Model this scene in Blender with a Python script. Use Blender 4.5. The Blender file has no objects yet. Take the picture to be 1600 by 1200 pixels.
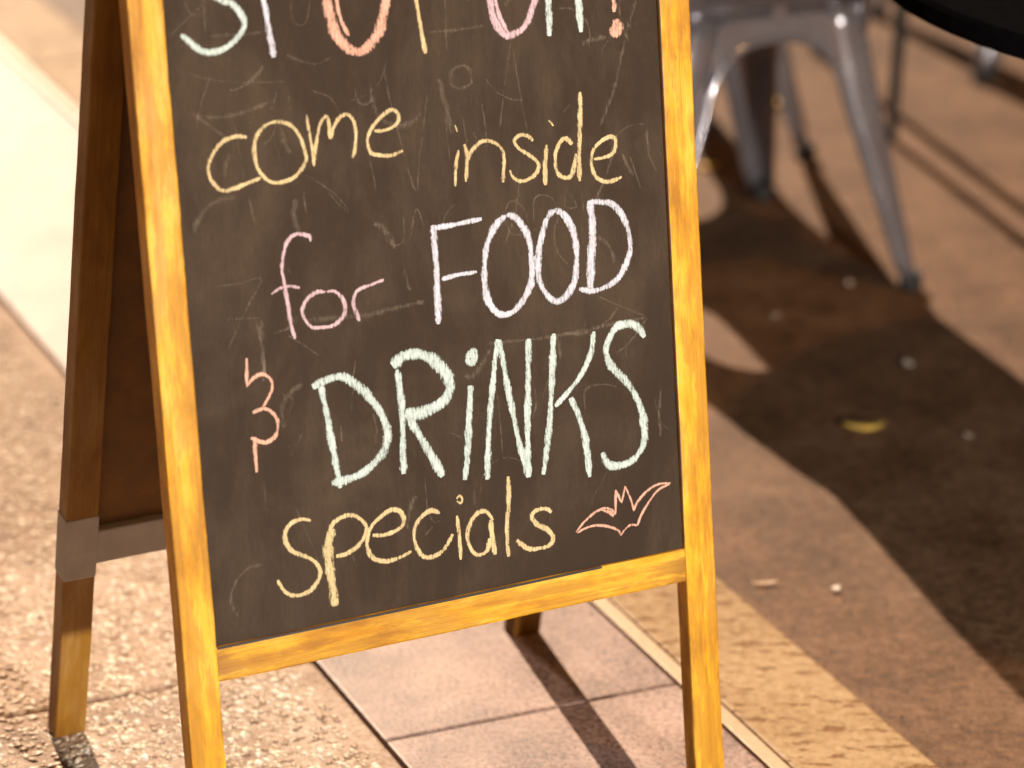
import bpy, bmesh, math, random
from mathutils import Vector, Matrix

random.seed(7)
scene = bpy.context.scene
COL = scene.collection

# ------------------------------------------------------------------ camera
CAM_Z, PITCH, ROLL = 1.6872, 0.39161, 0.03213
cam_data = bpy.data.cameras.new('camera')
cam_data.sensor_width = 36.0
cam_data.lens = 4968.6 * 36.0 / 1600.0
cam_data.clip_start, cam_data.clip_end = 0.05, 500.0
cam_data.dof.use_dof = True
cam_data.dof.focus_distance = 3.20
cam_data.dof.aperture_fstop = 2.8
cam = bpy.data.objects.new('camera', cam_data)
COL.objects.link(cam)
fwd = Vector((0, math.cos(PITCH), -math.sin(PITCH)))
rgt = Vector((1, 0, 0))
upv = rgt.cross(fwd)
r2 = math.cos(ROLL) * rgt + math.sin(ROLL) * upv
u2 = -math.sin(ROLL) * rgt + math.cos(ROLL) * upv
cam.matrix_world = Matrix(((r2.x, u2.x, -fwd.x, 0), (r2.y, u2.y, -fwd.y, 0), (r2.z, u2.z, -fwd.z, CAM_Z), (0, 0, 0, 1)))
scene.camera = cam

# ------------------------------------------------------------------ light
SUN_AZ, SUN_EL = math.radians(-72.5), math.radians(33.0)     # direction the light travels (azimuth), elevation
SKY_STRENGTH, SUN_STRENGTH, LAMP_POWER, SODIUM_POWER = 0.002, 5.0, 720.0, 90.0
world = bpy.data.worlds.new('World')
scene.world = world
world.use_nodes = True
wn = world.node_tree
sky = wn.nodes.new('ShaderNodeTexSky')
sky.sky_type = 'NISHITA'
sky.sun_disc = False
sky.sun_elevation = SUN_EL
sky.sun_rotation = math.radians(90) - (SUN_AZ + math.pi)
bgd = wn.nodes['Background']
bgd.inputs[1].default_value = SKY_STRENGTH
wn.links.new(sky.outputs[0], bgd.inputs[0])
sd = bpy.data.lights.new('sun', 'SUN')
sd.energy, sd.angle, sd.color = SUN_STRENGTH, math.radians(0.5), (1.0, 0.76, 0.55)
sun = bpy.data.objects.new('sun', sd)
COL.objects.link(sun)
ldir = Vector((math.cos(SUN_AZ) * math.cos(SUN_EL), math.sin(SUN_AZ) * math.cos(SUN_EL), -math.sin(SUN_EL)))
sun.rotation_euler = ldir.to_track_quat('-Z', 'Y').to_euler()
sun.location = (-3, 9, 8)
vs = scene.view_settings
vs.view_transform, vs.look, vs.exposure, vs.gamma = 'Standard', 'None', 0.78, 1.0
vs.use_curve_mapping = False

# ------------------------------------------------------------------ helpers
def tag(o, label=None, cat=None, group=None, kind=None):
    if label: o['label'] = label
    if cat: o['category'] = cat
    if group: o['group'] = group
    if kind: o['kind'] = kind
    return o

def empty(name, loc=(0, 0, 0), rz=0.0):
    o = bpy.data.objects.new(name, None)
    o.empty_display_size = 0.1
    COL.objects.link(o)
    o.location = loc
    o.rotation_euler = (0, 0, rz)
    return o

def obj(name, mesh, mat=None, parent=None):
    o = bpy.data.objects.new(name, mesh)
    COL.objects.link(o)
    if mat and not mesh.materials: mesh.materials.append(mat)
    if parent: o.parent = parent
    return o

def from_bm(name, bm, smooth=False):
    me = bpy.data.meshes.new(name)
    bmesh.ops.recalc_face_normals(bm, faces=bm.faces)
    if smooth:
        for f in bm.faces: f.smooth = True
    bm.to_mesh(me)
    bm.free()
    return me

def box_bm(x0, x1, y0, y1, z0, z1, bevel=0.0, cuts=0, seg=2):
    bm = bmesh.new()
    bmesh.ops.create_cube(bm, size=1.0)
    for v in bm.verts:
        v.co = Vector((x0 if v.co.x < 0 else x1, y0 if v.co.y < 0 else y1, z0 if v.co.z < 0 else z1))
    if bevel:
        bmesh.ops.bevel(bm, geom=list(bm.edges), offset=bevel, segments=seg, affect='EDGES', profile=0.6)
    return bm

def tube(path, rad, sides=8, closed=False, cap=True):
    """swept tube; rad is a number or a list"""
    bm = bmesh.new()
    n = len(path)
    path = [Vector(p) for p in path]
    rings = []
    ref = None
    for i, p in enumerate(path):
        a = path[(i - 1) % n] if (closed or i) else p
        b = path[(i + 1) % n] if (closed or i < n - 1) else p
        t = (b - a).normalized()
        if ref is None:
            ref = t.orthogonal().normalized()
        ref = (ref - t * ref.dot(t)).normalized()
        bn = t.cross(ref)
        r = rad[i] if isinstance(rad, (list, tuple)) else rad
        rings.append([bm.verts.new(p + (ref * math.cos(2 * math.pi * k / sides) + bn * math.sin(2 * math.pi * k / sides)) * r) for k in range(sides)])
    for i in range(n if closed else n - 1):
        A, B = rings[i], rings[(i + 1) % n]
        for k in range(sides):
            bm.faces.new((A[k], A[(k + 1) % sides], B[(k + 1) % sides], B[k]))
    if cap and not closed:
        bm.faces.new(rings[0][::-1])
        bm.faces.new(rings[-1])
    return bm

def catmull(pts, step):
    pts = [Vector(p) for p in pts]
    if len(pts) == 2:
        n = max(2, int((pts[1] - pts[0]).length / step))
        return [pts[0].lerp(pts[1], i / n) for i in range(n + 1)]
    closed = (pts[0] - pts[-1]).length < 1e-6
    out = []
    n = len(pts)
    for i in range(n - 1):
        p1, p2 = pts[i], pts[i + 1]
        p0 = pts[i - 1] if i else (pts[-2] if closed else p1 * 2 - p2)
        p3 = pts[i + 2] if i + 2 < n else (pts[1] if closed else p2 * 2 - p1)
        m = max(1, int(round((p2 - p1).length / step)))
        for k in range(m):
            t = k / m
            out.append(0.5 * ((2 * p1) + (p2 - p0) * t + (2 * p0 - 5 * p1 + 4 * p2 - p3) * t * t + (3 * p1 - p0 - 3 * p2 + p3) * t ** 3))
    out.append(pts[-1])
    return out

# ------------------------------------------------------------------ materials
def new_mat(name):
    m = bpy.data.materials.new(name)
    m.use_nodes = True
    nt = m.node_tree
    return m, nt, nt.nodes['Principled BSDF']

def N(nt, typ, **kw):
    n = nt.nodes.new(typ)
    for k, v in kw.items():
        if k == 'inp':
            for i, val in v.items(): n.inputs[i].default_value = val
        else: setattr(n, k, v)
    return n

def coords(nt, scale=(1, 1, 1), rot=(0, 0, 0), world=False):
    if world:
        src = N(nt, 'ShaderNodeNewGeometry').outputs['Position']
    else:
        src = N(nt, 'ShaderNodeTexCoord').outputs['Object']
    mp = N(nt, 'ShaderNodeMapping')
    mp.inputs['Scale'].default_value = scale
    mp.inputs['Rotation'].default_value = rot
    nt.links.new(src, mp.inputs[0])
    return mp.outputs[0]

def noise(nt, vec, scale, detail=4, rough=0.55, dist=0.0):
    n = N(nt, 'ShaderNodeTexNoise', inp={'Scale': scale, 'Detail': detail, 'Roughness': rough, 'Distortion': dist})
    nt.links.new(vec, n.inputs['Vector'])
    return n.outputs['Fac']

def ramp(nt, fac, stops, interp='LINEAR'):
    r = N(nt, 'ShaderNodeValToRGB')
    cr = r.color_ramp
    cr.interpolation = interp
    while len(cr.elements) > len(stops): cr.elements.remove(cr.elements[-1])
    while len(cr.elements) < len(stops): cr.elements.new(0.5)
    for e, (pos, c) in zip(cr.elements, stops):
        e.position = pos
        e.color = (c, c, c, 1) if isinstance(c, (int, float)) else (*c, 1)
    nt.links.new(fac, r.inputs[0])
    return r.outputs[0]

def mixc(nt, fac, a, b, blend='MIX'):
    m = N(nt, 'ShaderNodeMix', data_type='RGBA', blend_type=blend)
    for sock, v in ((m.inputs[0], fac), (m.inputs[6], a), (m.inputs[7], b)):
        if isinstance(v, (int, float)): sock.default_value = v
        elif isinstance(v, tuple): sock.default_value = (*v, 1)
        else: nt.links.new(v, sock)
    return m.outputs[2]

def mathn(nt, op, a, b=None, c=None, clamp=False):
    m = N(nt, 'ShaderNodeMath', operation=op)
    m.use_clamp = clamp
    for i, v in enumerate((a, b, c)):
        if v is None: continue
        if isinstance(v, (int, float)): m.inputs[i].default_value = v
        else: nt.links.new(v, m.inputs[i])
    return m.outputs[0]

def bump(nt, bsdf, h, strength, dist):
    b = N(nt, 'ShaderNodeBump', inp={'Strength': strength, 'Distance': dist})
    nt.links.new(h, b.inputs['Height'])
    nt.links.new(b.outputs[0], bsdf.inputs['Normal'])

def spots0(nt, v): return noise(nt, v, 1.0, 4, 0.7)

def wood_mat(name, axis, light=1.0):
    """orange stained pine, grain along the given object axis"""
    m, nt, b = new_mat(name)
    def sc(across, along): return tuple(along if i == axis else across for i in range(3))
    rnd = N(nt, 'ShaderNodeObjectInfo').outputs['Random']
    base = coords(nt, sc(1, 1))
    off = N(nt, 'ShaderNodeVectorMath', operation='SCALE')
    comb = N(nt, 'ShaderNodeCombineXYZ')
    for i in range(3): nt.links.new(rnd, comb.inputs[i])
    nt.links.new(comb.outputs[0], off.inputs[0]); off.inputs['Scale'].default_value = 9.0
    add = N(nt, 'ShaderNodeVectorMath', operation='ADD')
    nt.links.new(base, add.inputs[0]); nt.links.new(off.outputs[0], add.inputs[1])
    def scaled(s):
        mp = N(nt, 'ShaderNodeMapping'); mp.inputs['Scale'].default_value = s
        nt.links.new(add.outputs[0], mp.inputs[0]); return mp.outputs[0]
    blot = noise(nt, scaled(sc(26, 9)), 1.0, 5, 0.6, 0.4)
    grain = noise(nt, scaled(sc(150, 2.2)), 1.0, 4, 0.6, 1.2)
    fine = noise(nt, scaled(sc(700, 14)), 1.0, 3, 0.6)
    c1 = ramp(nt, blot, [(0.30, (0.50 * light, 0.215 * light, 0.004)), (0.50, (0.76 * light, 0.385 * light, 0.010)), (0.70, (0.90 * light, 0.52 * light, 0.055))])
    c2 = mixc(nt, ramp(nt, grain, [(0.36, 1.0), (0.50, 0.0)]), c1, mixc(nt, 1.0, c1, (0.88, 0.80, 0.62), 'MULTIPLY'))
    c3 = mixc(nt, mathn(nt, 'MULTIPLY', fine, 0.35), c2, mixc(nt, 1.0, c2, (0.72, 0.62, 0.5), 'MULTIPLY'))
    scuff = noise(nt, scaled(sc(95, 30)), 1.0, 4, 0.7, 0.6)
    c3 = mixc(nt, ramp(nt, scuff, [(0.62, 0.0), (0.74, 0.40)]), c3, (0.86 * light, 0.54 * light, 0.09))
    wear = ramp(nt, N(nt, 'ShaderNodeNewGeometry').outputs['Pointiness'], [(0.50, 0.0), (0.56, 0.75)])
    c3 = mixc(nt, mathn(nt, 'MULTIPLY', wear, ramp(nt, spots0(nt, scaled(sc(70, 12))), [(0.42, 0.0), (0.55, 1.0)])), c3, (0.20, 0.075, 0.01))
    spots = noise(nt, scaled(sc(60, 22)), 1.0, 3, 0.7)
    c4 = mixc(nt, ramp(nt, spots, [(0.70, 0.0), (0.78, 0.8)]), c3, (0.13, 0.045, 0.008))
    nt.links.new(c4, b.inputs['Base Color'])
    nt.links.new(ramp(nt, blot, [(0.3, 0.62), (0.7, 0.42)]), b.inputs['Roughness'])
    b.inputs['Specular IOR Level'].default_value = 0.35
    bump(nt, b, mathn(nt, 'ADD', mathn(nt, 'MULTIPLY', grain, 0.7), fine), 0.35, 0.0012)
    return m

def flat_mat(name, col, rough=0.6, metal=0.0, var=0.25, scale=40.0, bumpd=0.0, spec=0.5):
    m, nt, b = new_mat(name)
    v = noise(nt, coords(nt), scale, 5, 0.6)
    dark = tuple(c * (1 - var) for c in col)
    lite = tuple(min(1, c * (1 + var)) for c in col)
    nt.links.new(ramp(nt, v, [(0.3, dark), (0.7, lite)]), b.inputs['Base Color'])
    b.inputs['Metallic'].default_value = metal
    b.inputs['Specular IOR Level'].default_value = spec
    nt.links.new(ramp(nt, v, [(0.3, max(0.05, rough - 0.08)), (0.7, min(1, rough + 0.08))]), b.inputs['Roughness'])
    if bumpd: bump(nt, b, v, 0.5, bumpd)
    return m

def chalk_mat(name, col, amount=1.0, soft=False):
    m, nt, b = new_mat(name)
    uv = N(nt, 'ShaderNodeUVMap')
    sep = N(nt, 'ShaderNodeSeparateXYZ')
    nt.links.new(uv.outputs[0], sep.inputs[0])
    e = mathn(nt, 'ABSOLUTE', mathn(nt, 'SUBTRACT', mathn(nt, 'MULTIPLY', sep.outputs[1], 2.0), 1.0))
    e2 = mathn(nt, 'POWER', e, 1.6 if soft else 2.6)
    vec = coords(nt, (520, 1, 110), (0, math.radians(-16), 0))
    streak = noise(nt, vec, 1.0, 3, 0.65)
    grit = noise(nt, coords(nt), 620.0, 2, 0.6)
    patch = noise(nt, coords(nt), 38.0, 3, 0.6)
    k = mathn(nt, 'ADD', mathn(nt, 'MULTIPLY', streak, 1.55), mathn(nt, 'MULTIPLY', grit, 0.45))
    k = mathn(nt, 'ADD', k, mathn(nt, 'MULTIPLY', patch, 0.75))
    k = mathn(nt, 'SUBTRACT', k, mathn(nt, 'MULTIPLY', e2, 0.55))
    k = mathn(nt, 'MULTIPLY', k, 0.405)
    if soft: mask = ramp(nt, k, [(0.46, 0.0), (0.80, 1.0)])
    else: mask = ramp(nt, k, [(0.36, 0.0), (0.50, 0.66), (0.66, 1.0)])
    mask = mathn(nt, 'MULTIPLY', mask, amount)
    b.inputs['Base Color'].default_value = (*col, 1)
    b.inputs['Roughness'].default_value = 1.0
    b.inputs['Specular IOR Level'].default_value = 0.0
    tr = N(nt, 'ShaderNodeBsdfTransparent')
    mx = N(nt, 'ShaderNodeMixShader')
    nt.links.new(mask, mx.inputs[0]); nt.links.new(tr.outputs[0], mx.inputs[1]); nt.links.new(b.outputs[0], mx.inputs[2])
    nt.links.new(mx.outputs[0], nt.nodes['Material Output'].inputs[0])
    return m

def board_mat():
    m, nt, b = new_mat('chalkboard_paint')
    big = noise(nt, coords(nt, (7, 1, 4.5)), 1.0, 5, 0.62, 1.2)
    smear = noise(nt, coords(nt, (30, 1, 5), (0, math.radians(12), 0)), 1.0, 5, 0.65, 0.5)
    fine = noise(nt, coords(nt, (420, 1, 90), (0, math.radians(-10), 0)), 1.0, 3, 0.7)
    grit = noise(nt, coords(nt), 1300.0, 2, 0.6)
    d = mathn(nt, 'ADD', mathn(nt, 'MULTIPLY', big, 0.9), mathn(nt, 'MULTIPLY', smear, 0.45))
    d = mathn(nt, 'ADD', d, mathn(nt, 'MULTIPLY', fine, 0.28))
    d = mathn(nt, 'ADD', d, mathn(nt, 'MULTIPLY', grit, 0.22))
    c = ramp(nt, mathn(nt, 'MULTIPLY', d, 0.575), [(0.30, (0.022, 0.0128, 0.0074)), (0.50, (0.036, 0.0215, 0.0125)), (0.66, (0.066, 0.043, 0.027))])
    nt.links.new(c, b.inputs['Base Color'])
    b.inputs['Roughness'].default_value = 0.78
    b.inputs['Specular IOR Level'].default_value = 0.25
    bump(nt, b, mathn(nt, 'ADD', fine, grit), 0.25, 0.0004)
    return m

def stone_mat(name, stops, scale, rough, fleck=None, bumpd=0.0015, spec=0.5, mott=6.0):
    m, nt, b = new_mat(name)
    w = coords(nt, world=True)
    rnd = N(nt, 'ShaderNodeObjectInfo').outputs['Random']
    g = noise(nt, w, scale, 4, 0.7)
    big = noise(nt, w, mott, 4, 0.6)
    mixv = mathn(nt, 'ADD', mathn(nt, 'MULTIPLY', g, 0.6), mathn(nt, 'MULTIPLY', big, 0.4))
    c = ramp(nt, mixv, stops)
    tone = ramp(nt, rnd, [(0, 0.9), (1, 1.08)])
    c = mixc(nt, 1.0, c, tone, 'MULTIPLY')
    h = g
    if fleck:
        sc, thr, col, st, rz = fleck
        fn = noise(nt, coords(nt, st, (0, 0, rz), world=True), sc, 3, 0.6)
        fm = ramp(nt, fn, [(thr, 0.0), (thr + 0.07, 1.0)])
        c = mixc(nt, mathn(nt, 'MULTIPLY', fm, 0.85), c, col)
        h = mathn(nt, 'SUBTRACT', g, mathn(nt, 'MULTIPLY', fm, 1.2))
    nt.links.new(c, b.inputs['Base Color'])
    nt.links.new(ramp(nt, g, [(0.3, rough - 0.1), (0.7, rough + 0.1)]), b.inputs['Roughness'])
    b.inputs['Specular IOR Level'].default_value = spec
    bump(nt, b, h, 0.6, bumpd)
    return m

PAVE = 2.01985                                    # direction the pavement bands run in
M = {}
M['wood_v'] = wood_mat('stained_pine_upright', 2)
M['wood_h'] = wood_mat('stained_pine_rail', 0, 0.93)
M['wood_shaded'] = wood_mat('shaded_stained_pine', 2, 0.37)  # same pine for the rear stiles, shade behind the front leaf darkened into the colour
M['board'] = board_mat()
M['board_back'] = flat_mat('hardboard_back', (0.17, 0.080, 0.018), 0.75, 0, 0.3, 25)
M['black_paint'] = flat_mat('black_paint', (0.018, 0.014, 0.011), 0.6, 0, 0.4, 90)
M['grey_paint'] = flat_mat('grey_paint', (0.36, 0.33, 0.31), 0.6, 0, 0.15, 30)
M['yellow'] = chalk_mat('yellow_chalk', (0.72, 0.56, 0.31))
M['mint'] = chalk_mat('mint_chalk', (0.61, 0.71, 0.68))
M['salmon'] = chalk_mat('salmon_chalk', (0.80, 0.45, 0.34))
M['lavender'] = chalk_mat('lavender_chalk', (0.68, 0.68, 0.77))
M['pink'] = chalk_mat('pink_chalk', (0.70, 0.50, 0.54))
M['ghost'] = chalk_mat('rubbed_out_chalk', (0.55, 0.44, 0.34), 0.27, True)
M['matrix'] = stone_mat('washed_concrete', [(0.36, (0.16, 0.095, 0.062)), (0.5, (0.36, 0.255, 0.185)), (0.64, (0.56, 0.44, 0.35))], 160, 0.75, None, 0.002, 0.25)
M['granite'] = stone_mat('pink_granite', [(0.40, (0.085, 0.042, 0.032)), (0.5, (0.235, 0.140, 0.112)), (0.60, (0.40, 0.270, 0.225))], 150, 0.52, (150, 0.66, (0.12, 0.06, 0.045), (1, 1, 1), 0), 0.0010, 0.42, 9.0)
M['travertine'] = stone_mat('pitted_limestone', [(0.34, (0.21, 0.125, 0.055)), (0.5, (0.34, 0.225, 0.115)), (0.66, (0.44, 0.32, 0.19))], 90, 0.55, (48, 0.555, (0.15, 0.062, 0.016), (0.55, 1.5, 1), PAVE * -1 + 1.57), 0.002, 0.10)
M['edging'] = stone_mat('pale_edging_stone', [(0.3, (0.30, 0.19, 0.10)), (0.7, (0.46, 0.32, 0.19))], 120, 0.5, None, 0.0008)
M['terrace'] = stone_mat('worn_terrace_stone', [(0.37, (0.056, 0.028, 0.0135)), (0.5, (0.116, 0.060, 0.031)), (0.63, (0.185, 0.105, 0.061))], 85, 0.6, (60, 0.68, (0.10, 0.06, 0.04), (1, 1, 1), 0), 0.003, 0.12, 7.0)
M['ground'] = stone_mat('dark_mortar', [(0.3, (0.09, 0.06, 0.04)), (0.7, (0.20, 0.14, 0.10))], 60, 0.9)
M['metal'] = flat_mat('galvanised_steel', (0.30, 0.285, 0.315), 0.22, 0.7, 0.12, 14)
M['rubber'] = flat_mat('black_rubber', (0.012, 0.011, 0.012), 0.7, 0, 0.3, 60)
M['cloth'] = flat_mat('black_cloth', (0.010, 0.010, 0.012), 0.9, 0, 0.3, 80, 0.0, 0.2)
M['tabletop'] = flat_mat('black_tabletop', (0.004, 0.004, 0.005), 0.8, 0, 0.2, 60, 0.0, 0.0)
M['leaf'] = flat_mat('yellow_leaf', (0.80, 0.50, 0.10), 0.5, 0, 0.3, 120)
M['petal'] = flat_mat('pale_litter', (0.62, 0.52, 0.44), 0.6, 0, 0.2, 120)
M['iron'] = flat_mat('lamp_iron', (0.03, 0.03, 0.032), 0.45, 0.6, 0.3, 30)
LETTERS = [
 ('S', 'mint', [(6.6, [(-210,938),(-222,943),(-233,935),(-234,921),(-222,906),(-205,895),(-194,890),(-186,880),(-183,872),(-187,863),(-196,855),(-208,849),(-219,848),(-228,850),(-237,857),(-244,864),(-248,867)])]),
 ('P', 'lavender', [(6.6, [(-167,934),(-162,891),(-156,836)]), (6.0, [(-169,933),(-149,939),(-135,925),(-142,908),(-164,901)])]),
 ('O', 'salmon', [(11.0, [(-60,934),(-81,928),(-94,908),(-97,884),(-95,869),(-91,853),(-84,842),(-74,833),(-66,831),(-56,836),(-46,847),(-40,862),(-35,878),(-32,902),(-40,924),(-60,934)]), (4.3, [(-87,901),(-87,883),(-84,864),(-77,848)])]),
 ('T', 'yellow', [(4.9, [(-6,921),(-3,874),(3,822)]), (4.9, [(-31,918),(21,925)])]),
 ('O', 'pink', [(8.1, [(105,917),(87,909),(78,888),(77,866),(79,850),(85,837),(93,830),(99,830),(110,834),(118,843),(123,854),(127,864),(130,886),(121,908),(105,917)]), (4.4, [(82,872),(85,853),(94,833)])]),
 ('N', 'mint', [(8.2, [(142,908),(141,859),(141,841),(140,824)]), (7.6, [(143,908),(175,862)]), (8.8, [(174,912),(175,856),(176,824)])]),
 ('!', 'salmon', [(5.1, [(214,908),(214,871),(215,851),(215,840)]), (9.6, [(213,829),(218,829),(220,824),(216,818),(212,823),(215,826),(218,823)])]),
 ('c', 'yellow', [(4.2, [(-190,764),(-197,766),(-205,766),(-215,763),(-224,755),(-231,743),(-231,732),(-226,723),(-219,717),(-209,717),(-196,720),(-179,724)])]),
 ('o', 'yellow', [(4.3, [(-163,775),(-172,772),(-180,764),(-183,754),(-183,740),(-179,729),(-171,720),(-161,717),(-147,719),(-137,726),(-131,735),(-132,746),(-136,759),(-143,769),(-153,774),(-163,775)])]),
 ('m', 'yellow', [(3.7, [(-127,778),(-126,765),(-124,749),(-123,728)]), (4.3, [(-123,730),(-121,743),(-117,757),(-113,768),(-108,774),(-105,771),(-104,752)]), (4.3, [(-104,752),(-100,762),(-93,771),(-84,773),(-78,765),(-77,752),(-79,739),(-82,731)])]),
 ('e', 'yellow', [(4.3, [(-57,754),(-48,753),(-38,755),(-31,760),(-31,768),(-37,772),(-45,769),(-56,761),(-64,750),(-65,741),(-62,733),(-54,730),(-41,728),(-28,731)])]),
 ('i', 'yellow', [(2.5, [(30,749),(32,742)]), (3.8, [(32,724),(28,708),(26,689)])]),
 ('n', 'yellow', [(4.4, [(39,729),(41,719),(40,707),(38,692)]), (4.4, [(42,713),(47,722),(57,729),(65,729),(74,725),(81,716),(81,703),(79,686)])]),
 ('s', 'yellow', [(4.4, [(115,723),(108,729),(100,730),(94,725),(99,717),(109,710),(117,703),(120,697),(115,689),(105,685),(97,685),(90,690),(87,697)])]),
 ('i', 'yellow', [(3.2, [(134,741),(139,735)]), (5.1, [(130,717),(127,699),(126,677)])]),
 ('d', 'yellow', [(5.1, [(159,714),(151,721),(144,716),(139,704),(140,689),(147,682),(155,682),(159,690),(163,704)]), (5.7, [(171,765),(170,745),(168,721),(166,697),(165,676)])]),
 ('e', 'yellow', [(4.5, [(183,696),(194,696),(205,699),(209,707),(208,714),(202,716),(191,712),(183,705),(180,694),(182,682),(189,674),(200,671),(214,674)])]),
 ('f', 'pink', [(4.3, [(-132,656),(-133,661),(-140,664),(-148,665),(-155,661),(-160,652),(-164,637),(-163,620),(-161,599),(-159,578),(-156,564)]), (3.7, [(-177,611),(-169,615),(-159,616),(-147,613)])]),
 ('o', 'pink', [(4.3, [(-121,605),(-130,606),(-140,601),(-146,592),(-145,583),(-138,573),(-128,571),(-115,571),(-104,578),(-101,587),(-104,597),(-111,604),(-119,605)])]),
 ('r', 'pink', [(4.3, [(-87,571),(-90,581),(-92,591),(-88,600),(-82,603),(-71,605),(-58,608)])]),
 ('F', 'lavender', [(7.5, [(-1,654),(0,615),(-1,575),(-2,555)]), (5.7, [(-2,651),(16,651),(34,652),(53,653)]), (5.0, [(5,599),(21,601),(44,601)])]),
 ('O', 'lavender', [(7.6, [(80,652),(69,645),(58,628),(53,606),(52,583),(56,567),(66,555),(79,554),(92,563),(104,581),(106,603),(104,626),(95,644),(87,651),(80,652)])]),
 ('O', 'lavender', [(7.7, [(134,650),(126,643),(118,624),(113,602),(114,581),(122,565),(132,558),(143,562),(153,575),(157,597),(156,622),(148,641),(139,649),(134,650)])]),
 ('D', 'lavender', [(9.7, [(176,653),(177,623),(173,591),(171,561)]), (7.1, [(173,653),(187,652),(202,647),(214,631),(220,608),(216,589),(203,571),(186,564),(171,563),(158,567)])]),
 ('&', 'salmon', [(3.7, [(-208,553),(-209,540),(-210,525)]), (3.7, [(-209,527),(-202,533),(-193,535),(-185,529),(-184,520),(-188,512),(-195,503)]), (4.3, [(-206,499),(-199,501),(-191,500),(-183,492),(-181,482),(-185,472),(-194,468),(-202,470),(-210,475)]), (4.9, [(-206,475),(-207,458),(-207,440)])]),
 ('D', 'mint', [(7.5, [(-133,514),(-129,486),(-125,450),(-120,409)]), (9.4, [(-142,514),(-130,518),(-112,520),(-99,512),(-83,495),(-71,476),(-65,456),(-70,439),(-81,428),(-98,419),(-114,416),(-129,415)])]),
 ('R', 'mint', [(7.6, [(-50,517),(-48,481),(-49,449),(-51,411)]), (12.6, [(-55,521),(-42,529),(-25,528),(-10,520),(3,503),(6,489),(-2,477),(-17,471),(-33,469),(-45,472)]), (9.5, [(-42,468),(-31,447),(-18,422),(-8,401)])]),
 ('i', 'mint', [(9.5, [(27,516),(30,520),(35,522),(36,517),(32,511),(28,514),(31,518)]), (8.3, [(29,488),(25,453),(20,415),(16,393)])]),
 ('N', 'mint', [(7.0, [(62,530),(55,492),(47,444),(41,389)]), (7.1, [(64,529),(70,483),(78,429),(88,383)]), (7.7, [(97,525),(94,485),(90,436),(88,383)])]),
 ('K', 'mint', [(7.7, [(126,526),(121,481),(115,432),(105,383)]), (6.5, [(172,521),(167,499),(155,479),(139,464),(123,451)]), (7.8, [(141,457),(150,435),(156,408),(158,371)])]),
 ('S', 'mint', [(8.5, [(231,506),(224,517),(212,523),(198,521),(189,510),(185,496),(192,480),(206,464),(219,442),(225,417),(224,397),(213,382),(197,377),(181,380),(174,394)])]),
 ('s', 'yellow', [(5.0, [(-154,382),(-163,385),(-175,383),(-182,375),(-182,365),(-176,355),(-164,348),(-154,341),(-148,330),(-152,319),(-162,311),(-176,310),(-187,316),(-194,329)])]),
 ('p', 'yellow', [(10.7, [(-132,370),(-137,355),(-138,332),(-136,311),(-135,291)]), (5.0, [(-135,368),(-129,376),(-116,380),(-105,377),(-96,367),(-97,357),(-105,348),(-118,342),(-130,341)])]),
 ('e', 'yellow', [(5.1, [(-89,355),(-76,353),(-61,356),(-54,362),(-57,373),(-66,377),(-77,373),(-90,364),(-95,352),(-95,341),(-89,331),(-77,326),(-61,327),(-48,331)])]),
 ('c', 'yellow', [(5.1, [(-14,364),(-21,368),(-29,367),(-39,360),(-44,348),(-42,334),(-35,323),(-24,321),(-11,327),(-1,340)])]),
 ('i', 'yellow', [(3.8, [(6,375),(9,378),(12,374),(10,370),(6,373)]), (4.5, [(5,358),(6,334),(6,312)])]),
 ('a', 'yellow', [(5.1, [(45,346),(38,356),(29,357),(20,349),(15,336),(18,321),(26,313),(36,316),(40,328)]), (6.4, [(42,347),(43,330),(45,310)])]),
 ('l', 'yellow', [(5.8, [(65,388),(64,364),(60,335),(60,305)])]),
 ('s', 'yellow', [(5.8, [(112,342),(105,347),(94,347),(89,342),(95,332),(106,325),(112,315),(107,308),(95,307),(83,309),(70,320)])]),
 ('bat', 'salmon', [(3.0, [(139,316),(149,325),(163,333),(174,335),(182,332),(186,326)]), (3.0, [(186,327),(187,340),(188,352)]), (3.0, [(188,352),(194,337)]), (3.0, [(194,337),(199,354)]), (3.0, [(199,354),(205,339),(208,326)]), (3.0, [(208,326),(212,334),(224,344),(238,349),(253,348)]), (3.0, [(252,347),(238,343),(226,332),(217,321),(211,310)]), (3.0, [(211,310),(203,312),(196,308),(191,303)]), (3.0, [(191,303),(188,309),(177,315),(162,319),(149,318),(140,315)]), (3.3, [(170,334),(178,330),(183,325),(181,330),(175,332)])]),
]
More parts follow.
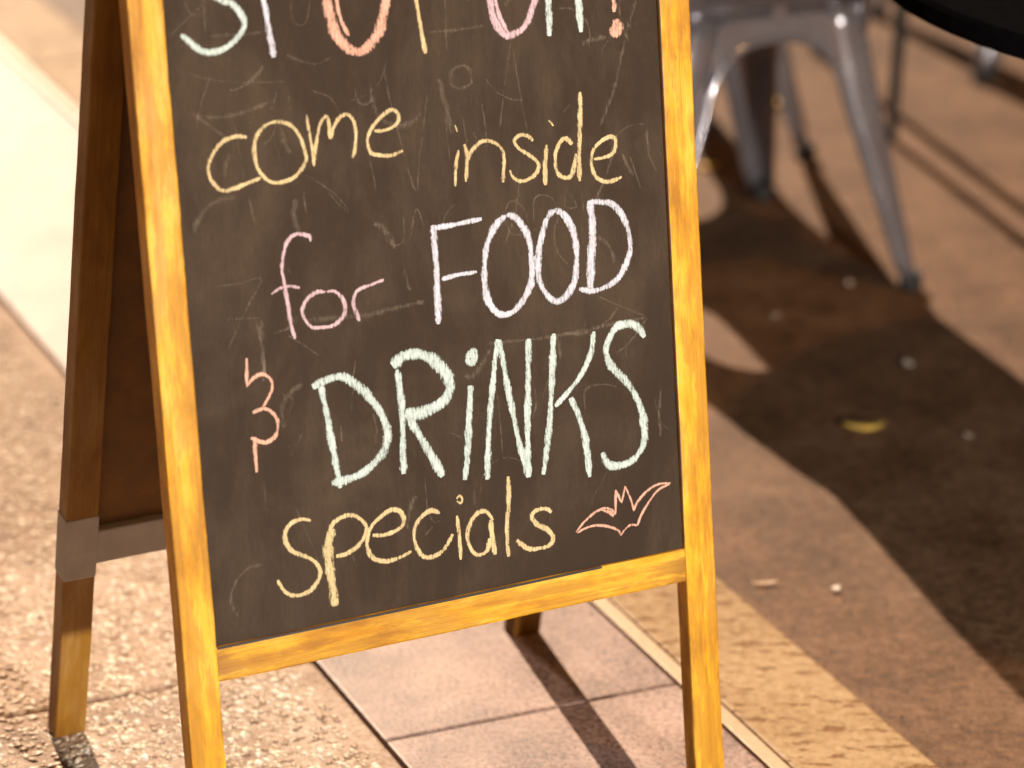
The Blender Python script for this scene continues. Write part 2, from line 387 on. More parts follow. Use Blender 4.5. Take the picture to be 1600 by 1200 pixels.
GHOSTS = [
 (2.4, [(-134,888),(-135,876),(-131,865),(-121,865),(-114,886)]),
 (4.2, [(-223,897),(-223,881),(-224,864)]),
 (4.2, [(-242,897),(-236,886),(-227,884)]),
 (6.0, [(-219,863),(-188,861),(-166,861)]),
 (1.8, [(-252,835),(-227,824),(-196,817),(-147,812)]),
 (4.2, [(-143,837),(-128,829),(-112,825),(-98,829)]),
 (6.6, [(-234,790),(-221,787),(-198,787),(-166,794)]),
 (1.8, [(-201,776),(-198,743),(-197,725)]),
 (1.8, [(-144,799),(-142,767)]),
 (2.5, [(-132,721),(-105,700),(-90,681)]),
 (2.5, [(-42,809),(-36,771),(-18,692),(-11,720),(2,781)]),
 (2.5, [(-65,733),(-62,714),(-59,694)]),
 (3.1, [(-119,800),(-101,791),(-92,776)]),
 (3.7, [(-75,799),(-71,783),(-60,782),(-57,800)]),
 (3.1, [(28,871),(27,846),(26,820)]),
 (6.2, [(41,806),(30,801),(30,788),(41,784),(51,789),(49,802),(41,806)]),
 (2.5, [(97,822),(90,794),(79,740)]),
 (2.5, [(99,815),(104,769),(109,736)]),
 (5.8, [(240,849),(223,803),(210,763),(192,729)]),
 (2.5, [(20,761),(21,739),(22,717)]),
 (3.1, [(38,762),(40,745),(42,729)]),
 (3.1, [(61,766),(63,742),(63,718)]),
 (3.8, [(151,747),(159,754)]),
 (5.6, [(8,842),(38,841),(68,842)]),
 (3.2, [(225,693),(235,659)]),
 (3.0, [(-233,627),(-208,626),(-187,627),(-206,598),(-227,564)]),
 (3.0, [(-226,594),(-208,592),(-191,590)]),
 (2.4, [(-193,708),(-189,682)]),
 (3.1, [(-136,705),(-135,684)]),
 (3.1, [(-110,701),(-101,689),(-90,678)]),
 (8.7, [(-145,581),(-84,576),(-51,578),(-16,580)]),
 (2.5, [(-52,664),(-53,648),(-44,640),(-34,644),(-32,667)]),
 (2.5, [(-27,643),(-18,672),(-11,655)]),
 (7.4, [(-190,588),(-191,556),(-191,533)]),
 (4.9, [(-178,573),(-162,576),(-153,585)]),
 (2.5, [(-163,568),(-147,556),(-133,544)]),
 (2.5, [(78,655),(86,666),(97,661),(103,649),(104,633),(86,633),(79,646)]),
 (2.5, [(111,632),(113,665),(130,665),(138,654)]),
 (2.6, [(150,670),(147,653),(160,651),(153,665)]),
 (3.2, [(180,556),(207,541),(233,528)]),
 (6.5, [(233,526),(189,525),(124,523),(52,527)]),
 (3.9, [(235,525),(215,505),(197,494)]),
 (2.6, [(168,664),(168,640)]),
 (4.6, [(157,442),(160,463),(178,465),(195,460)]),
 (8.9, [(23,498),(34,498),(53,520)]),
 (3.2, [(101,473),(102,458),(97,444)]),
 (3.2, [(58,478),(60,441),(60,408)]),
 (6.1, [(-194,585),(-191,552),(-192,528)]),
 (3.1, [(-173,512),(-163,505),(-169,493)]),
 (3.8, [(-79,478),(-77,461),(-79,447)]),
 (3.7, [(-115,471),(-115,455)]),
 (2.5, [(-38,440),(-38,425)]),
 (3.7, [(-175,460),(-163,461),(-156,471)]),
 (2.5, [(-200,431),(-200,397)]),
 (2.5, [(-28,404),(-27,371),(-21,356),(-14,357)]),
 (5.1, [(-31,345),(-23,352)]),
 (2.6, [(26,381),(25,366)]),
 (2.5, [(-114,347),(-110,329)]),
 (1.9, [(-200,407),(-200,393)]),
]

# ------------------------------------------------------------------ pavement
TV = Vector((math.cos(PAVE), math.sin(PAVE), 0))           # along the bands
NV = Vector((math.sin(PAVE), -math.cos(PAVE), 0))          # across the bands
def pave(c, t, z=0.0): return NV * c + TV * t + Vector((0, 0, z))
PROT = Matrix(((NV.x, TV.x, 0), (NV.y, TV.y, 0), (0, 0, 1))).to_4x4()

def sheet(name, c0, c1, t0, t1, z, mat, n=1):
    bm = bmesh.new()
    vs_ = [bm.verts.new(pave(c, t, z)) for c, t in ((c0, t0), (c1, t0), (c1, t1), (c0, t1))]
    bm.faces.new(vs_)
    return obj(name, from_bm(name, bm), mat)
tag(sheet('ground', -90, 90, -90, 90, -0.060, M['ground']), kind='structure')
bed = tag(sheet('pavement', -6, 1.742, -4, 14, -0.016, M['ground']), kind='structure')
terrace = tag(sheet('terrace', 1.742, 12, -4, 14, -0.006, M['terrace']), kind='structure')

slab_meshes = {}
def slab(name, c0, c1, t0, t1, mat, bev=0.004, top=0.0, gap=0.0017):
    w, l = round(c1 - c0, 4), round(t1 - t0, 4)
    key = (w, l, mat, top)
    if key not in slab_meshes:
        slab_meshes[key] = from_bm(name, box_bm(-w / 2 + gap, w / 2 - gap, -l / 2 + gap, l / 2 - gap, -0.05, top, bev, 0, 2))
    o = obj(name, slab_meshes[key], M[mat], bed)
    o.matrix_local = Matrix.Translation(pave((c0 + c1) / 2, (t0 + t1) / 2)) @ PROT
    return o
for i, c0 in enumerate((-1.21, -0.604, 0.002, 0.608)):
    for t0, t1 in ((-0.664, 0.563), (0.563, 1.789), (1.789, 3.016), (3.016, 4.243), (4.243, 5.470), (5.470, 6.697), (6.697, 7.924)):
        slab('aggregate_slab', c0, c0 + 0.604, t0, t1, 'matrix', 0.006, -0.002)
for t0, t1 in ((-0.60, 0.535), (0.535, 1.67), (1.67, 2.807), (2.807, 3.925), (3.925, 5.75), (5.75, 6.9), (6.9, 8.0)):
    slab('granite_slab', 1.212, 1.574, t0, t1, 'granite', 0.003)
for t0, t1 in ((-1.0, 0.5), (0.5, 1.9), (1.9, 3.9), (3.9, 5.36), (5.36, 6.8), (6.8, 8.2)):
    slab('edging_strip', 1.5755, 1.5965, t0, t1, 'edging', 0.0012, 0.0004, 0.0006)
    slab('limestone_slab', 1.5965, 1.749, t0, t1, 'travertine', 0.005, 0.001, 0.0015)

# pebbles standing proud of the washed concrete: far too many to count
def pebbles():
    rng = random.Random(3)
    ico = bmesh.new()
    bmesh.ops.create_icosphere(ico, subdivisions=1, radius=1.0)
    base = [v.co.copy() for v in ico.verts]
    tris = [[v.index for v in f.verts] for f in ico.faces]
    ico.free()
    vs_, fs_ = [], []
    for _ in range(34000):
        c = rng.uniform(0.55, 1.186); t = rng.uniform(2.45, 4.9)
        if abs(t - 3.016) < 0.006 or abs(t - 4.243) < 0.006: continue
        s = 0.0020 + 0.0046 * rng.random() ** 2.0
        a = rng.uniform(0, math.pi)
        ca, sa = math.cos(a), math.sin(a)
        ex, ey = s * rng.uniform(0.9, 1.6), s * rng.uniform(0.6, 1.0)
        ez = s * rng.uniform(0.35, 0.6)
        o = pave(c, t, -0.002 - ez * 0.25)
        n0 = len(vs_)
        for b in base:
            j = 1 + rng.uniform(-0.18, 0.18)
            x, y = b.x * ex * j, b.y * ey * j
            vs_.append((o.x + ca * x - sa * y, o.y + sa * x + ca * y, o.z + b.z * ez))
        for f in tris: fs_.append((n0 + f[0], n0 + f[1], n0 + f[2]))
    me = bpy.data.meshes.new('pebbles')
    me.from_pydata(vs_, [], fs_)
    me.polygons.foreach_set('use_smooth', [True] * len(me.polygons))
    m, nt, b = new_mat('pebble_mix')
    rp = N(nt, 'ShaderNodeNewGeometry').outputs['Random Per Island']
    nt.links.new(ramp(nt, rp, [(0.0, (0.20, 0.11, 0.06)), (0.18, (0.42, 0.29, 0.19)), (0.5, (0.60, 0.46, 0.33)), (0.8, (0.72, 0.60, 0.46)), (1.0, (0.80, 0.72, 0.62))]), b.inputs['Base Color'])
    b.inputs['Roughness'].default_value = 0.5
    o = obj('pebbles', me, m, bed)
    tag(o, kind='stuff')
pebbles()

# ------------------------------------------------------------------ sandwich board
YAW, BX, BY, D, AL = 0.50726, -0.12066, 3.00232, 0.20554, 0.18545
HW, ST, TH = 0.300, 0.0353, 0.022
TOPV = 1.040
sign = empty('sandwich_board', (BX, BY, 0), YAW)
tag(sign, 'yellow stained wooden sandwich board with a chalked menu notice, standing on the pavement', 'sandwich board')
FM = Matrix.Translation((0, -D, 0)) @ Matrix.Rotation(-AL, 4, 'X')      # local x, y into the board, z up the slope
RM = Matrix.Translation((0, D, 0)) @ Matrix.Rotation(AL, 4, 'X')

def timber(name, x0, x1, y0, y1, z0, z1, mat, mtx, foot=0, wob=0.00028, bev=0.0022):
    bm = box_bm(x0, x1, y0, y1, z0, z1, bev, 0, 2)
    L = max(x1 - x0, z1 - z0)
    ax = 0 if (x1 - x0) > (z1 - z0) else 2
    n = max(2, int(L / 0.03))
    lo = x0 if ax == 0 else z0
    for i in range(1, n):
        p = [0, 0, 0]; p[ax] = lo + L * i / n
        nn = [0, 0, 0]; nn[ax] = 1
        bmesh.ops.bisect_plane(bm, geom=bm.verts[:] + bm.edges[:] + bm.faces[:], plane_co=p, plane_no=nn)
    rng = random.Random(hash((round(x0 * 1000), round(z0 * 1000), foot)) & 0xffff)
    ph = [rng.uniform(0, 6.28) for _ in range(6)]
    for v in bm.verts:
        s = v.co[ax]
        d1 = math.sin(s * 31 + ph[0]) + 0.6 * math.sin(s * 77 + ph[1]) + 0.4 * math.sin(s * 190 + ph[2])
        d2 = math.sin(s * 27 + ph[3]) + 0.6 * math.sin(s * 90 + ph[4])
        v.co[2 - ax] += wob * d1 * (1 if v.co[2 - ax] > (z0 + z1) / 2 * (ax == 0) + (x0 + x1) / 2 * (ax == 2) else 0.7)
        v.co.y += wob * 0.5 * d2
        if foot and v.co.z < z0 + 0.02:                     # cut the foot level with the ground
            v.co.z += (v.co.y * math.tan(AL)) * foot
    o = obj(name, from_bm(name, bm), mat, sign)
    for f in o.data.polygons: f.use_smooth = False
    o.matrix_local = mtx
    return o

# front leaf
timber('stile', -HW, -HW + ST, 0, TH, 0, TOPV, M['wood_v'], FM, 1)
timber('stile', HW - ST, HW, 0, TH, 0, TOPV, M['wood_v'], FM, 1)
timber('rail', -HW + ST - 0.001, HW - ST + 0.001, 0.0012, TH - 0.001, 0.2400, 0.2755, M['wood_h'], FM)
timber('rail', -HW + ST - 0.001, HW - ST + 0.001, 0.0012, TH - 0.001, TOPV - 0.045, TOPV - 0.002, M['wood_h'], FM)
REC = 0.005
panel = obj('chalkboard', from_bm('chalkboard', box_bm(-HW + ST - 0.004, HW - ST + 0.004, 0, 0.006, 0.2715, TOPV - 0.04)), M['board'], sign)
panel.matrix_local = FM @ Matrix.Translation((0, REC, 0))
# black paint that strayed over the inner lips of the frame
def paint_line(pts, w0, w1, seed, y):
    rng = random.Random(seed)
    path = catmull([(x, 0, z) for x, z in pts], 0.004)
    bm = bmesh.new()
    prev = None
    for i, p in enumerate(path):
        a = path[max(0, i - 1)]; b = path[min(len(path) - 1, i + 1)]
        t = (b - a).normalized(); nn = Vector((-t.z, 0, t.x))
        s = i / len(path)
        w = w0 + (w1 - w0) * s
        w *= 0.55 + 0.5 * math.sin(s * 23 + seed) * math.sin(s * 9.1 + seed) ** 2 + rng.uniform(0, 0.45)
        q = [bm.verts.new(p + nn * (-0.0022) + Vector((0, y, 0))), bm.verts.new(p + nn * max(0.0003, w) + Vector((0, y, 0)))]
        if prev: bm.faces.new((prev[0], prev[1], q[1], q[0]))
        prev = q
    o = obj('stray_paint', from_bm('stray_paint', bm), M['black_paint'], sign)
    o.matrix_local = FM
paint_line([(HW - ST - 0.0002, 0.282), (HW - ST - 0.0002, 0.99)], -0.0030, -0.0022, 2, 0.0006)
paint_line([(-HW + ST + 0.001, 0.2752), (0.0, 0.2752), (HW - ST - 0.10, 0.2757)], -0.0012, -0.0062, 5, 0.0004)

# chalk writing
LIFT = [0.0]
def ribbon(bm, uvl, width, pts, taper=True, seed=0):
    rng = random.Random(seed)
    path = catmull([(x / 1000.0, 0, z / 1000.0) for x, z in pts], 0.0016)
    n = len(path)
    hw = width / 2000.0
    LIFT[0] += 0.00002
    prev, s = None, 0.0
    p1, p2 = rng.uniform(0, 6), rng.uniform(0, 6)
    for i, p in enumerate(path):
        a = path[max(0, i - 1)]; b = path[min(n - 1, i + 1)]
        t = (b - a)
        if t.length < 1e-9: t = Vector((1, 0, 0))
        t.normalize()
        nn = Vector((-t.z, 0, t.x))
        if i: s += (p - path[i - 1]).length
        w = hw * (1 + 0.13 * math.sin(s * 90 + p1) + 0.08 * math.sin(s * 260 + p2) + rng.uniform(-0.07, 0.07))
        if taper:
            e = min(i, n - 1 - i)
            w *= min(1.0, 0.62 + 0.13 * e)
        row = []
        for k in range(5):
            q = p + nn * w * (k - 2) / 2
            row.append((bm.verts.new((q.x, -0.0004 - LIFT[0] % 0.0006 - 0.0001 * i / n, q.z)), (s * 40, k / 4)))
        if prev:
            for k in range(4):
                f = bm.faces.new((prev[k][0], prev[k + 1][0], row[k + 1][0], row[k][0]))
                for lp, (vv, uv) in zip(f.loops, (prev[k], prev[k + 1], row[k + 1], row[k])): lp[uvl].uv = uv
        prev = row

def chalk_object(name, strokes, mat, seed):
    bm = bmesh.new()
    uvl = bm.loops.layers.uv.new('UVMap')
    for j, (w, pts) in enumerate(strokes): ribbon(bm, uvl, w * 1.05, pts, True, seed * 31 + j)
    me = bpy.data.meshes.new(name)
    bm.to_mesh(me); bm.free()
    o = obj(name, me, mat, panel)
    return o
for i, (ch, col, strokes) in enumerate(LETTERS):
    chalk_object('chalk_bat' if ch == 'bat' else 'chalk_letter', strokes, M[col], i)
grng = random.Random(21)
for _ in range(55):                                       # many fainter leftovers of older notices
    x, z = grng.uniform(-250, 250), 290 + 700 * grng.random() ** 0.7
    a, L, k = grng.uniform(0, 6.28), grng.uniform(12, 75), grng.uniform(-0.035, 0.035)
    if grng.random() < 0.6: a = grng.choice((1.57, -1.57)) + grng.gauss(0, 0.25)
    pts = []
    for i in range(6):
        pts.append((max(-258, min(258, round(x))), max(284, min(985, round(z)))))
        x += math.cos(a) * L / 5; z += math.sin(a) * L / 5; a += k * L / 5
    if len(set(pts)) == 6: GHOSTS.append((grng.choice((1.4, 2, 2, 3, 6, 9)), pts))
g = chalk_object('rubbed_out_chalk', GHOSTS, M['ghost'], 99)
tag(g, kind='stuff')

# rear leaf: inner face at local y = 0, thickness away from the camera
RT = 0.025
timber('stile', -HW, -HW + ST, 0, RT, 0, TOPV - 0.012, M['wood_shaded'], RM, -1)
timber('stile', HW - ST, HW, 0, RT, 0, TOPV - 0.012, M['wood_shaded'], RM, -1)
timber('rail', -HW + ST - 0.001, HW - ST + 0.001, 0.002, RT - 0.002, 0.2235, 0.2655, M['grey_paint'], RM)
timber('rail', -HW + ST - 0.001, HW - ST + 0.001, 0.002, RT - 0.002, TOPV - 0.055, TOPV - 0.014, M['wood_h'], RM)
bp = obj('board_back', from_bm('board_back', box_bm(-HW + ST - 0.004, HW - ST + 0.004, 0.012, 0.018, 0.2625, TOPV - 0.05)), M['board_back'], sign)
bp.matrix_local = RM
for sx in (-1, 1):
    x0, x1 = (-HW, -HW + ST) if sx < 0 else (HW - ST, HW)
    band = obj('painted_band', from_bm('painted_band', box_bm(x0 - 0.0008, x1 + 0.0008, -0.0008, RT + 0.0008, 0.209, 0.287, 0.002)), M['grey_paint'], sign)
    band.matrix_local = RM
    hg = obj('hinge', from_bm('hinge', tube([(sx * 0.2 - 0.03, 0.011, 1.030), (sx * 0.2 + 0.03, 0.011, 1.030)], 0.006, 10)), M['iron'], sign)

# ------------------------------------------------------------------ metal chair
CW, CD, SX, SY = 0.250, 0.232, 0.156, 0.172
SH = 0.455
def corner(sx, sy, z):
    k = min(1.0, z / 0.44)
    return Vector((sx * (CW + (SX - CW) * k), sy * (CD + (SY - CD) * k), z))
def legw(z): return 0.024 + 0.042 * min(1.0, z / 0.30) ** 1.1
ZS, ZA = 0.300, 0.405

def solid(o, t=0.003):
    md = o.modifiers.new('thickness', 'SOLIDIFY'); md.thickness = t; md.offset = 0

def build_chair():
    root = empty('metal_chair')
    for sx, sy in ((-1, -1), (1, -1), (1, 1), (-1, 1)):
        bm = bmesh.new(); rows = []
        for i in range(13):
            z = 0.012 + (SH - 0.006 - 0.012) * i / 12
            c = corner(sx, sy, z); w = legw(z); r = w * 0.30
            dx, dy = Vector((-sx, 0, 0)), Vector((0, -sy, 0))
            row = [c + dx * w, c + dx * (w * 0.6), c + dx * r, c + (dx + dy) * r * 0.30, c + dy * r, c + dy * (w * 0.6), c + dy * w]
            rows.append([bm.verts.new(p) for p in row])
        for a, b in zip(rows, rows[1:]):
            for k in range(6): bm.faces.new((a[k], a[k + 1], b[k + 1], b[k]))
        leg = obj('leg', from_bm('leg', bm, True), M['metal'], root); solid(leg)
        f = corner(sx, sy, 0.0) + Vector((-sx, -sy, 0)) * 0.010
        ft = obj('rubber_foot', from_bm('rubber_foot', tube([f, f + Vector((0, 0, 0.006)), f + Vector((0, 0, 0.028))], [0.016, 0.018, 0.0165], 12)), M['rubber'], leg)
    cs = [(-1, -1), (1, -1), (1, 1), (-1, 1)]
    for i in range(4):
        (ax, ay), (bx, by) = cs[i], cs[(i + 1) % 4]
        def P(q, z):
            h1 = (corner(ax, ay, z) - corner(bx, by, z)).length / 2
            if z > ZS: q = q * (1 - legw(z) / h1) / qi if abs(q) <= qi + 1e-6 else q
            return corner(ax, ay, z).lerp(corner(bx, by, z), (q + 1) / 2)
        half = (corner(ax, ay, ZS) - corner(bx, by, ZS)).length / 2
        qi = 1 - legw(ZS) / half
        def zlow(q): return ZS if abs(q) >= qi else ZS + (ZA - ZS) * (1 - (abs(q) / qi) ** 2.7) ** (1 / 2.7)
        qs = sorted(set([-qi, qi] + [qi * math.sin(math.pi / 2 * k / 14) for k in range(-13, 14)]))
        bm = bmesh.new(); prev = None
        for q in qs:
            zl = zlow(q)
            col_ = [bm.verts.new(P(q, zl + (SH - 0.006 - zl) * k / 5)) for k in range(6)]
            if prev:
                for k in range(5): bm.faces.new((prev[k], col_[k], col_[k + 1], prev[k + 1]))
            prev = col_
        ap = obj('apron', from_bm('apron', bm, True), M['metal'], root); solid(ap)
        path = []
        for k in range(8):
            z = 0.03 + (ZS - 0.03) * k / 8
            h2 = (corner(ax, ay, z) - corner(bx, by, z)).length / 2
            path.append(P(-(1 - legw(z) / h2), z))
        for k in range(-14, 15):
            q = qi * math.sin(math.pi / 2 * k / 14); path.append(P(q, zlow(q)))
        for k in range(7, -1, -1):
            z = 0.03 + (ZS - 0.03) * k / 8
            h2 = (corner(ax, ay, z) - corner(bx, by, z)).length / 2
            path.append(P(1 - legw(z) / h2, z))
        obj('rolled_edge', from_bm('rolled_edge', tube(path, 0.0062, 8), True), M['metal'], ap)
    # seat: pressed sheet with a rolled rim
    bm = bmesh.new(); rings = []
    prof = [(0.0, SH - 0.010), (0.35, SH - 0.009), (0.62, SH - 0.006), (0.80, SH - 0.001), (0.90, SH + 0.004), (0.96, SH + 0.005), (1.0, SH + 0.001), (1.012, SH - 0.006), (1.006, SH - 0.014)]
    for r, z in prof[1:]:
        ring = []
        for k in range(48):
            a = 2 * math.pi * k / 48; ca, sa = math.cos(a), math.sin(a)
            e = (abs(ca) ** 5.0 + abs(sa) ** 5.0) ** (-1 / 5.0)
            ring.append(bm.verts.new((0.160 * r * e * ca, 0.177 * r * e * sa, z)))
        rings.append(ring)
    cv = bm.verts.new((0, 0, prof[0][1]))
    for k in range(48): bm.faces.new((cv, rings[0][k], rings[0][(k + 1) % 48]))
    for a, b in zip(rings, rings[1:]):
        for k in range(48): bm.faces.new((a[k], a[(k + 1) % 48], b[(k + 1) % 48], b[k]))
    obj('seat', from_bm('seat', bm, True), M['metal'], root)
    # back hoop, panel and strut (the side nearest the kerb)
    def bk(x, z): return Vector((x, -0.168 - max(0.0, z - 0.44) * 0.22, z))
    path = [bk(-0.150, 0.40), bk(-0.152, 0.50), bk(-0.165, 0.66)]
    path += [bk(-0.080 - 0.085 * math.cos(a), 0.745 + 0.085 * math.sin(a)) for a in [math.pi / 2 * k / 6 for k in range(0, 7)]]
    path += [Vector((-p.x, p.y, p.z)) for p in path[::-1]]
    obj('back_hoop', from_bm('back_hoop', tube(path, 0.0115, 10), True), M['metal'], root)
    bm = bmesh.new(); prev = None
    for i in range(9):
        z = 0.44 + 0.385 * i / 8
        xw = 0.155 if z < 0.745 else 0.085 + 0.075 * math.sqrt(max(0, 1 - ((z - 0.745) / 0.085) ** 2))
        row = [bm.verts.new(bk(xw * (k - 4) / 4, z) + Vector((0, -0.012 * (1 - ((k - 4) / 4) ** 2), 0))) for k in range(9)]
        if prev:
            for k in range(8): bm.faces.new((prev[k], prev[k + 1], row[k + 1], row[k]))
        prev = row
    sp = obj('back_panel', from_bm('back_panel', bm, True), M['metal'], root); solid(sp, 0.002)
    st = obj('back_strut', from_bm('back_strut', box_bm(-0.011, 0.011, -0.003, 0.003, 0.44, 0.60, 0.001)), M['metal'], root)
    st.matrix_local = Matrix.Translation((0, -0.168 - 0.014, 0)) 
    return root

def copy_tree(o, parent=None):
    c = o.copy(); COL.objects.link(c); c.parent = parent
    for ch in o.children: copy_tree(ch, c)
    return c
CH = math.radians(27.2)
chair = build_chair()
chair.location = (0.614 - CW * math.cos(CH) - CD * math.sin(CH), 4.527 - CW * math.sin(CH) + CD * math.cos(CH), -0.006); chair.rotation_euler = (0, 0, CH)
tag(chair, 'galvanised metal cafe chair right behind the sandwich board, on the terrace', 'chair', 'metal cafe chairs')
c2 = copy_tree(chair)
# the back right foot of the second chair stands just past the first one
xa, ya = Vector((math.cos(CH), math.sin(CH), 0)), Vector((-math.sin(CH), math.cos(CH), 0))
o2 = Vector((0.499, 5.141, 0)) - xa * CW + ya * CD
c2.location = (o2.x, o2.y, -0.006)
tag(c2, 'metal cafe chair whose legs show under the seat of the nearer metal chair', 'chair', 'metal cafe chairs')
c3 = copy_tree(chair)
o3 = Vector((0.839, 5.619, 0)); a3 = math.radians(200)
x3, y3 = Vector((math.cos(a3), math.sin(a3), 0)), Vector((-math.sin(a3), math.cos(a3), 0))
o3 = o3 + x3 * -CW + y3 * -CD
c3.location = (o3.x, o3.y, -0.006); c3.rotation_euler = (0, 0, a3)
tag(c3, 'metal cafe chair farthest back, a pale leg showing below the dark table edge', 'chair', 'metal cafe chairs')

# ------------------------------------------------------------------ black table with cloth
TA = math.radians(10)
LS = 0.26                                                   # half leg spacing
tx_, ty_ = Vector((math.cos(TA), math.sin(TA), 0)), Vector((-math.sin(TA), math.cos(TA), 0))
tc = Vector((0.643, 5.262, 0)) + (tx_ + ty_) * LS
table = empty('cafe_table', (tc.x, tc.y, -0.006), TA)
tag(table, 'square cafe table on thin black legs behind the metal chair', 'table')
obj('tabletop', from_bm('tabletop', box_bm(-0.31, 0.31, -0.31, 0.31, 0.715, 0.738, 0.004)), M['cloth'], table)
for sx in (-1, 1):
    for sy in (-1, 1):
        obj('leg', from_bm('leg', tube([(sx * LS, sy * LS, 0), (sx * LS, sy * LS, 0.72)], [0.010, 0.0125], 10)), M['rubber'], table)

# round black table beside the sandwich board: only its near rim dips into the picture
rt = empty('round_table', (0.925, 3.70, -0.006))
tag(rt, 'round black pedestal table, its dark top jutting in over the metal chair', 'table')
def disc(r, z0, z1, bev, n=72):
    return tube([(0, 0, z0), (0, 0, z0 + 0.0001), (0, 0, z0 + bev), (0, 0, z1 - bev), (0, 0, z1 - 0.0001), (0, 0, z1)], [r - bev, r - bev * 0.6, r, r, r - bev * 0.6, r - bev], n)
obj('tabletop', from_bm('tabletop', disc(0.52, 0.712, 0.740, 0.006)), M['tabletop'], rt)
obj('pedestal', from_bm('pedestal', tube([(0, 0, 0.03), (0, 0, 0.06), (0, 0, 0.70), (0, 0, 0.712)], [0.05, 0.032, 0.032, 0.12], 20)), M['iron'], rt)
obj('base', from_bm('base', disc(0.19, 0.0, 0.03, 0.008)), M['iron'], rt)

# ------------------------------------------------------------------ fallen leaves and litter
def leaf_mesh(L, W, curl, seed):
    rng = random.Random(seed)
    bm = bmesh.new()
    rows = []
    for i in range(8):
        s = i / 7
        w = W * math.sin(math.pi * min(1, s * 0.93 + 0.05)) ** 0.8 * (1 + rng.uniform(-.12, .12))
        x = (s - 0.5) * L
        z = curl * (2 * s - 1) ** 2 + 0.002
        rows.append([bm.verts.new((x, -w / 2, z + curl * 0.5)), bm.verts.new((x, 0, z)), bm.verts.new((x, w / 2, z + curl * 0.4))])
    for a, b in zip(rows, rows[1:]):
        for k in range(2): bm.faces.new((a[k], a[k + 1], b[k + 1], b[k]))
    return from_bm('leaf', bm, True)
def leaf(x, y, L, W, curl, rz, label, mat='leaf', z=-0.0055):
    o = obj('fallen_leaf' if mat == 'leaf' else 'paper_scrap', leaf_mesh(L, W, curl, int(x * 1000)), M[mat])
    solid(o, 0.0006)
    o.location = (x, y, z); o.rotation_euler = (0, 0, rz)
    return o
lab = {}
for (x, y, L, W, c, rz, lb) in [
    (0.480, 3.985, 0.060, 0.034, 0.004, 0.05, 'curled yellow leaf lying in the shadow of the metal chair'),
    (0.318, 5.075, 0.034, 0.024, 0.004, 0.3, 'small yellow leaf beside the frame edge near the rear chair leg'),
    (0.455, 5.44, 0.030, 0.022, 0.004, 1.2, 'small yellow leaf seen between the chair legs'),
    (0.60, 5.40, 0.028, 0.020, 0.004, 0.8, 'small yellow leaf against the inner edge of the chair leg'),
    (0.315, 3.485, 0.032, 0.008, 0.002, 0.2, 'narrow tan leaf lying next to the kerb stones')]:
    lf = tag(leaf(x, y, L, W, c, rz, lb), lb, 'leaf', 'fallen leaves')
    if 'tan' in lb: lf.data.materials.clear(); lf.data.materials.append(M['edging'])
for (x, y, L, lb) in [
    (0.507, 4.535, 0.016, 'tiny pale paper scrap beside the rubber foot of the metal chair'),
    (0.385, 4.39, 0.015, 'tiny pale paper scrap in the chair shadow close to the board frame'),
    (0.565, 4.215, 0.022, 'oblong pale paper scrap in the middle of the dark chair shadow'),
    (0.40, 3.475, 0.013, 'tiny pale paper scrap lying near the narrow tan leaf'),
    (0.62, 3.96, 0.012, 'tiny pale paper scrap to the side of the curled yellow leaf')]:
    tag(leaf(x, y, L, L * 0.7, 0.003, x * 9, '', 'petal'), lb, 'scrap', 'pale scraps on the terrace')

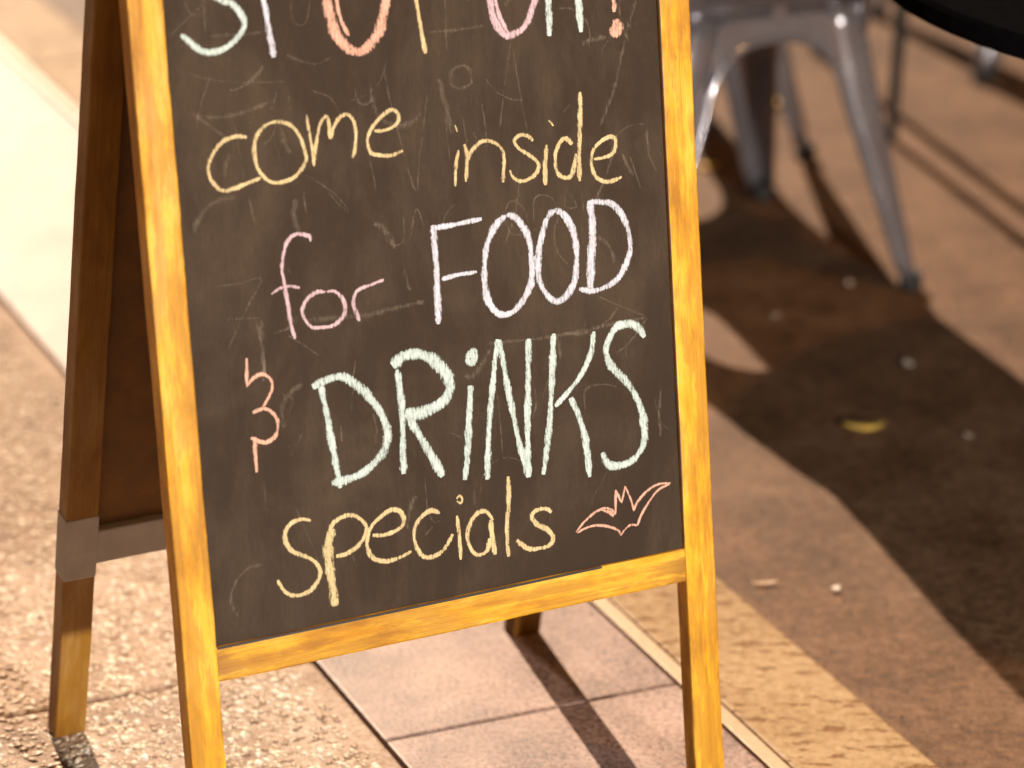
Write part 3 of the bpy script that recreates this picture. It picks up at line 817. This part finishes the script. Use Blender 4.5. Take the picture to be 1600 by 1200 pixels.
# ------------------------------------------------------------------ street lamp behind the photographer
lp = empty('street_lamp', (2.15, -0.60, -0.006))
tag(lp, 'low black post lantern lighting the front of the sandwich board', 'street lamp')
obj('post', from_bm('post', tube([(0, 0, 0), (0, 0, 0.10), (0, 0, 0.14), (0, 0, 0.9), (0, 0, 0.94), (0, 0, 1.22)], [0.11, 0.10, 0.06, 0.05, 0.036, 0.032], 16), True), M['iron'], lp)
obj('lantern_base', from_bm('lantern_base', tube([(0, 0, 1.21), (0, 0, 1.25), (0, 0, 1.27)], [0.04, 0.12, 0.12], 8)), M['iron'], lp)
obj('lantern_roof', from_bm('lantern_roof', tube([(0, 0, 1.63), (0, 0, 1.65), (0, 0, 1.75), (0, 0, 1.82)], [0.20, 0.20, 0.06, 0.01], 8)), M['iron'], lp)
for k in range(4):
    a = math.pi / 4 + k * math.pi / 2
    obj('lantern_bar', from_bm('lantern_bar', tube([(0.115 * math.cos(a), 0.115 * math.sin(a), 1.26), (0.18 * math.cos(a), 0.18 * math.sin(a), 1.64)], 0.006, 6)), M['iron'], lp)
ld = bpy.data.lights.new('lantern_light', 'POINT')
ld.energy, ld.shadow_soft_size, ld.color = LAMP_POWER, 0.09, (1.0, 0.93, 0.82)
lo = bpy.data.objects.new('lantern_light', ld)
COL.objects.link(lo); lo.parent = lp; lo.location = (0, 0, 1.45)

# tall street lamp on the terrace side, its head hanging over the tables
HEAD = Vector((1.05, 2.95, 4.25))
sl = empty('street_lamp', (3.3, 4.6, -0.006))
tag(sl, 'tall street lamp with an arm reaching over the terrace tables', 'street lamp')
hx = HEAD - Vector((3.3, 4.6, -0.006))
obj('post', from_bm('post', tube([(0, 0, 0), (0, 0, 0.4), (0, 0, 0.45), (0, 0, 4.2), (0, 0, 4.6)], [0.09, 0.085, 0.06, 0.045, 0.04], 16), True), M['iron'], sl)
obj('arm', from_bm('arm', tube(catmull([(0, 0, 4.45), (hx.x * 0.3, hx.y * 0.3, 4.68), (hx.x * 0.75, hx.y * 0.75, 4.66), (hx.x, hx.y, hx.z + 0.26)], 0.1), 0.022, 10), True), M['iron'], sl)
obj('lamp_shade', from_bm('lamp_shade', tube([(hx.x, hx.y, hx.z + 0.28), (hx.x, hx.y, hx.z + 0.22), (hx.x, hx.y, hx.z + 0.12), (hx.x, hx.y, hx.z + 0.10)], [0.03, 0.10, 0.22, 0.225], 24, False, True)), M['iron'], sl)
l2 = bpy.data.lights.new('sodium_light', 'POINT')
l2.energy, l2.shadow_soft_size, l2.color = SODIUM_POWER, 0.08, (1.0, 0.54, 0.17)
lo2 = bpy.data.objects.new('sodium_light', l2)
COL.objects.link(lo2); lo2.parent = sl; lo2.location = hx
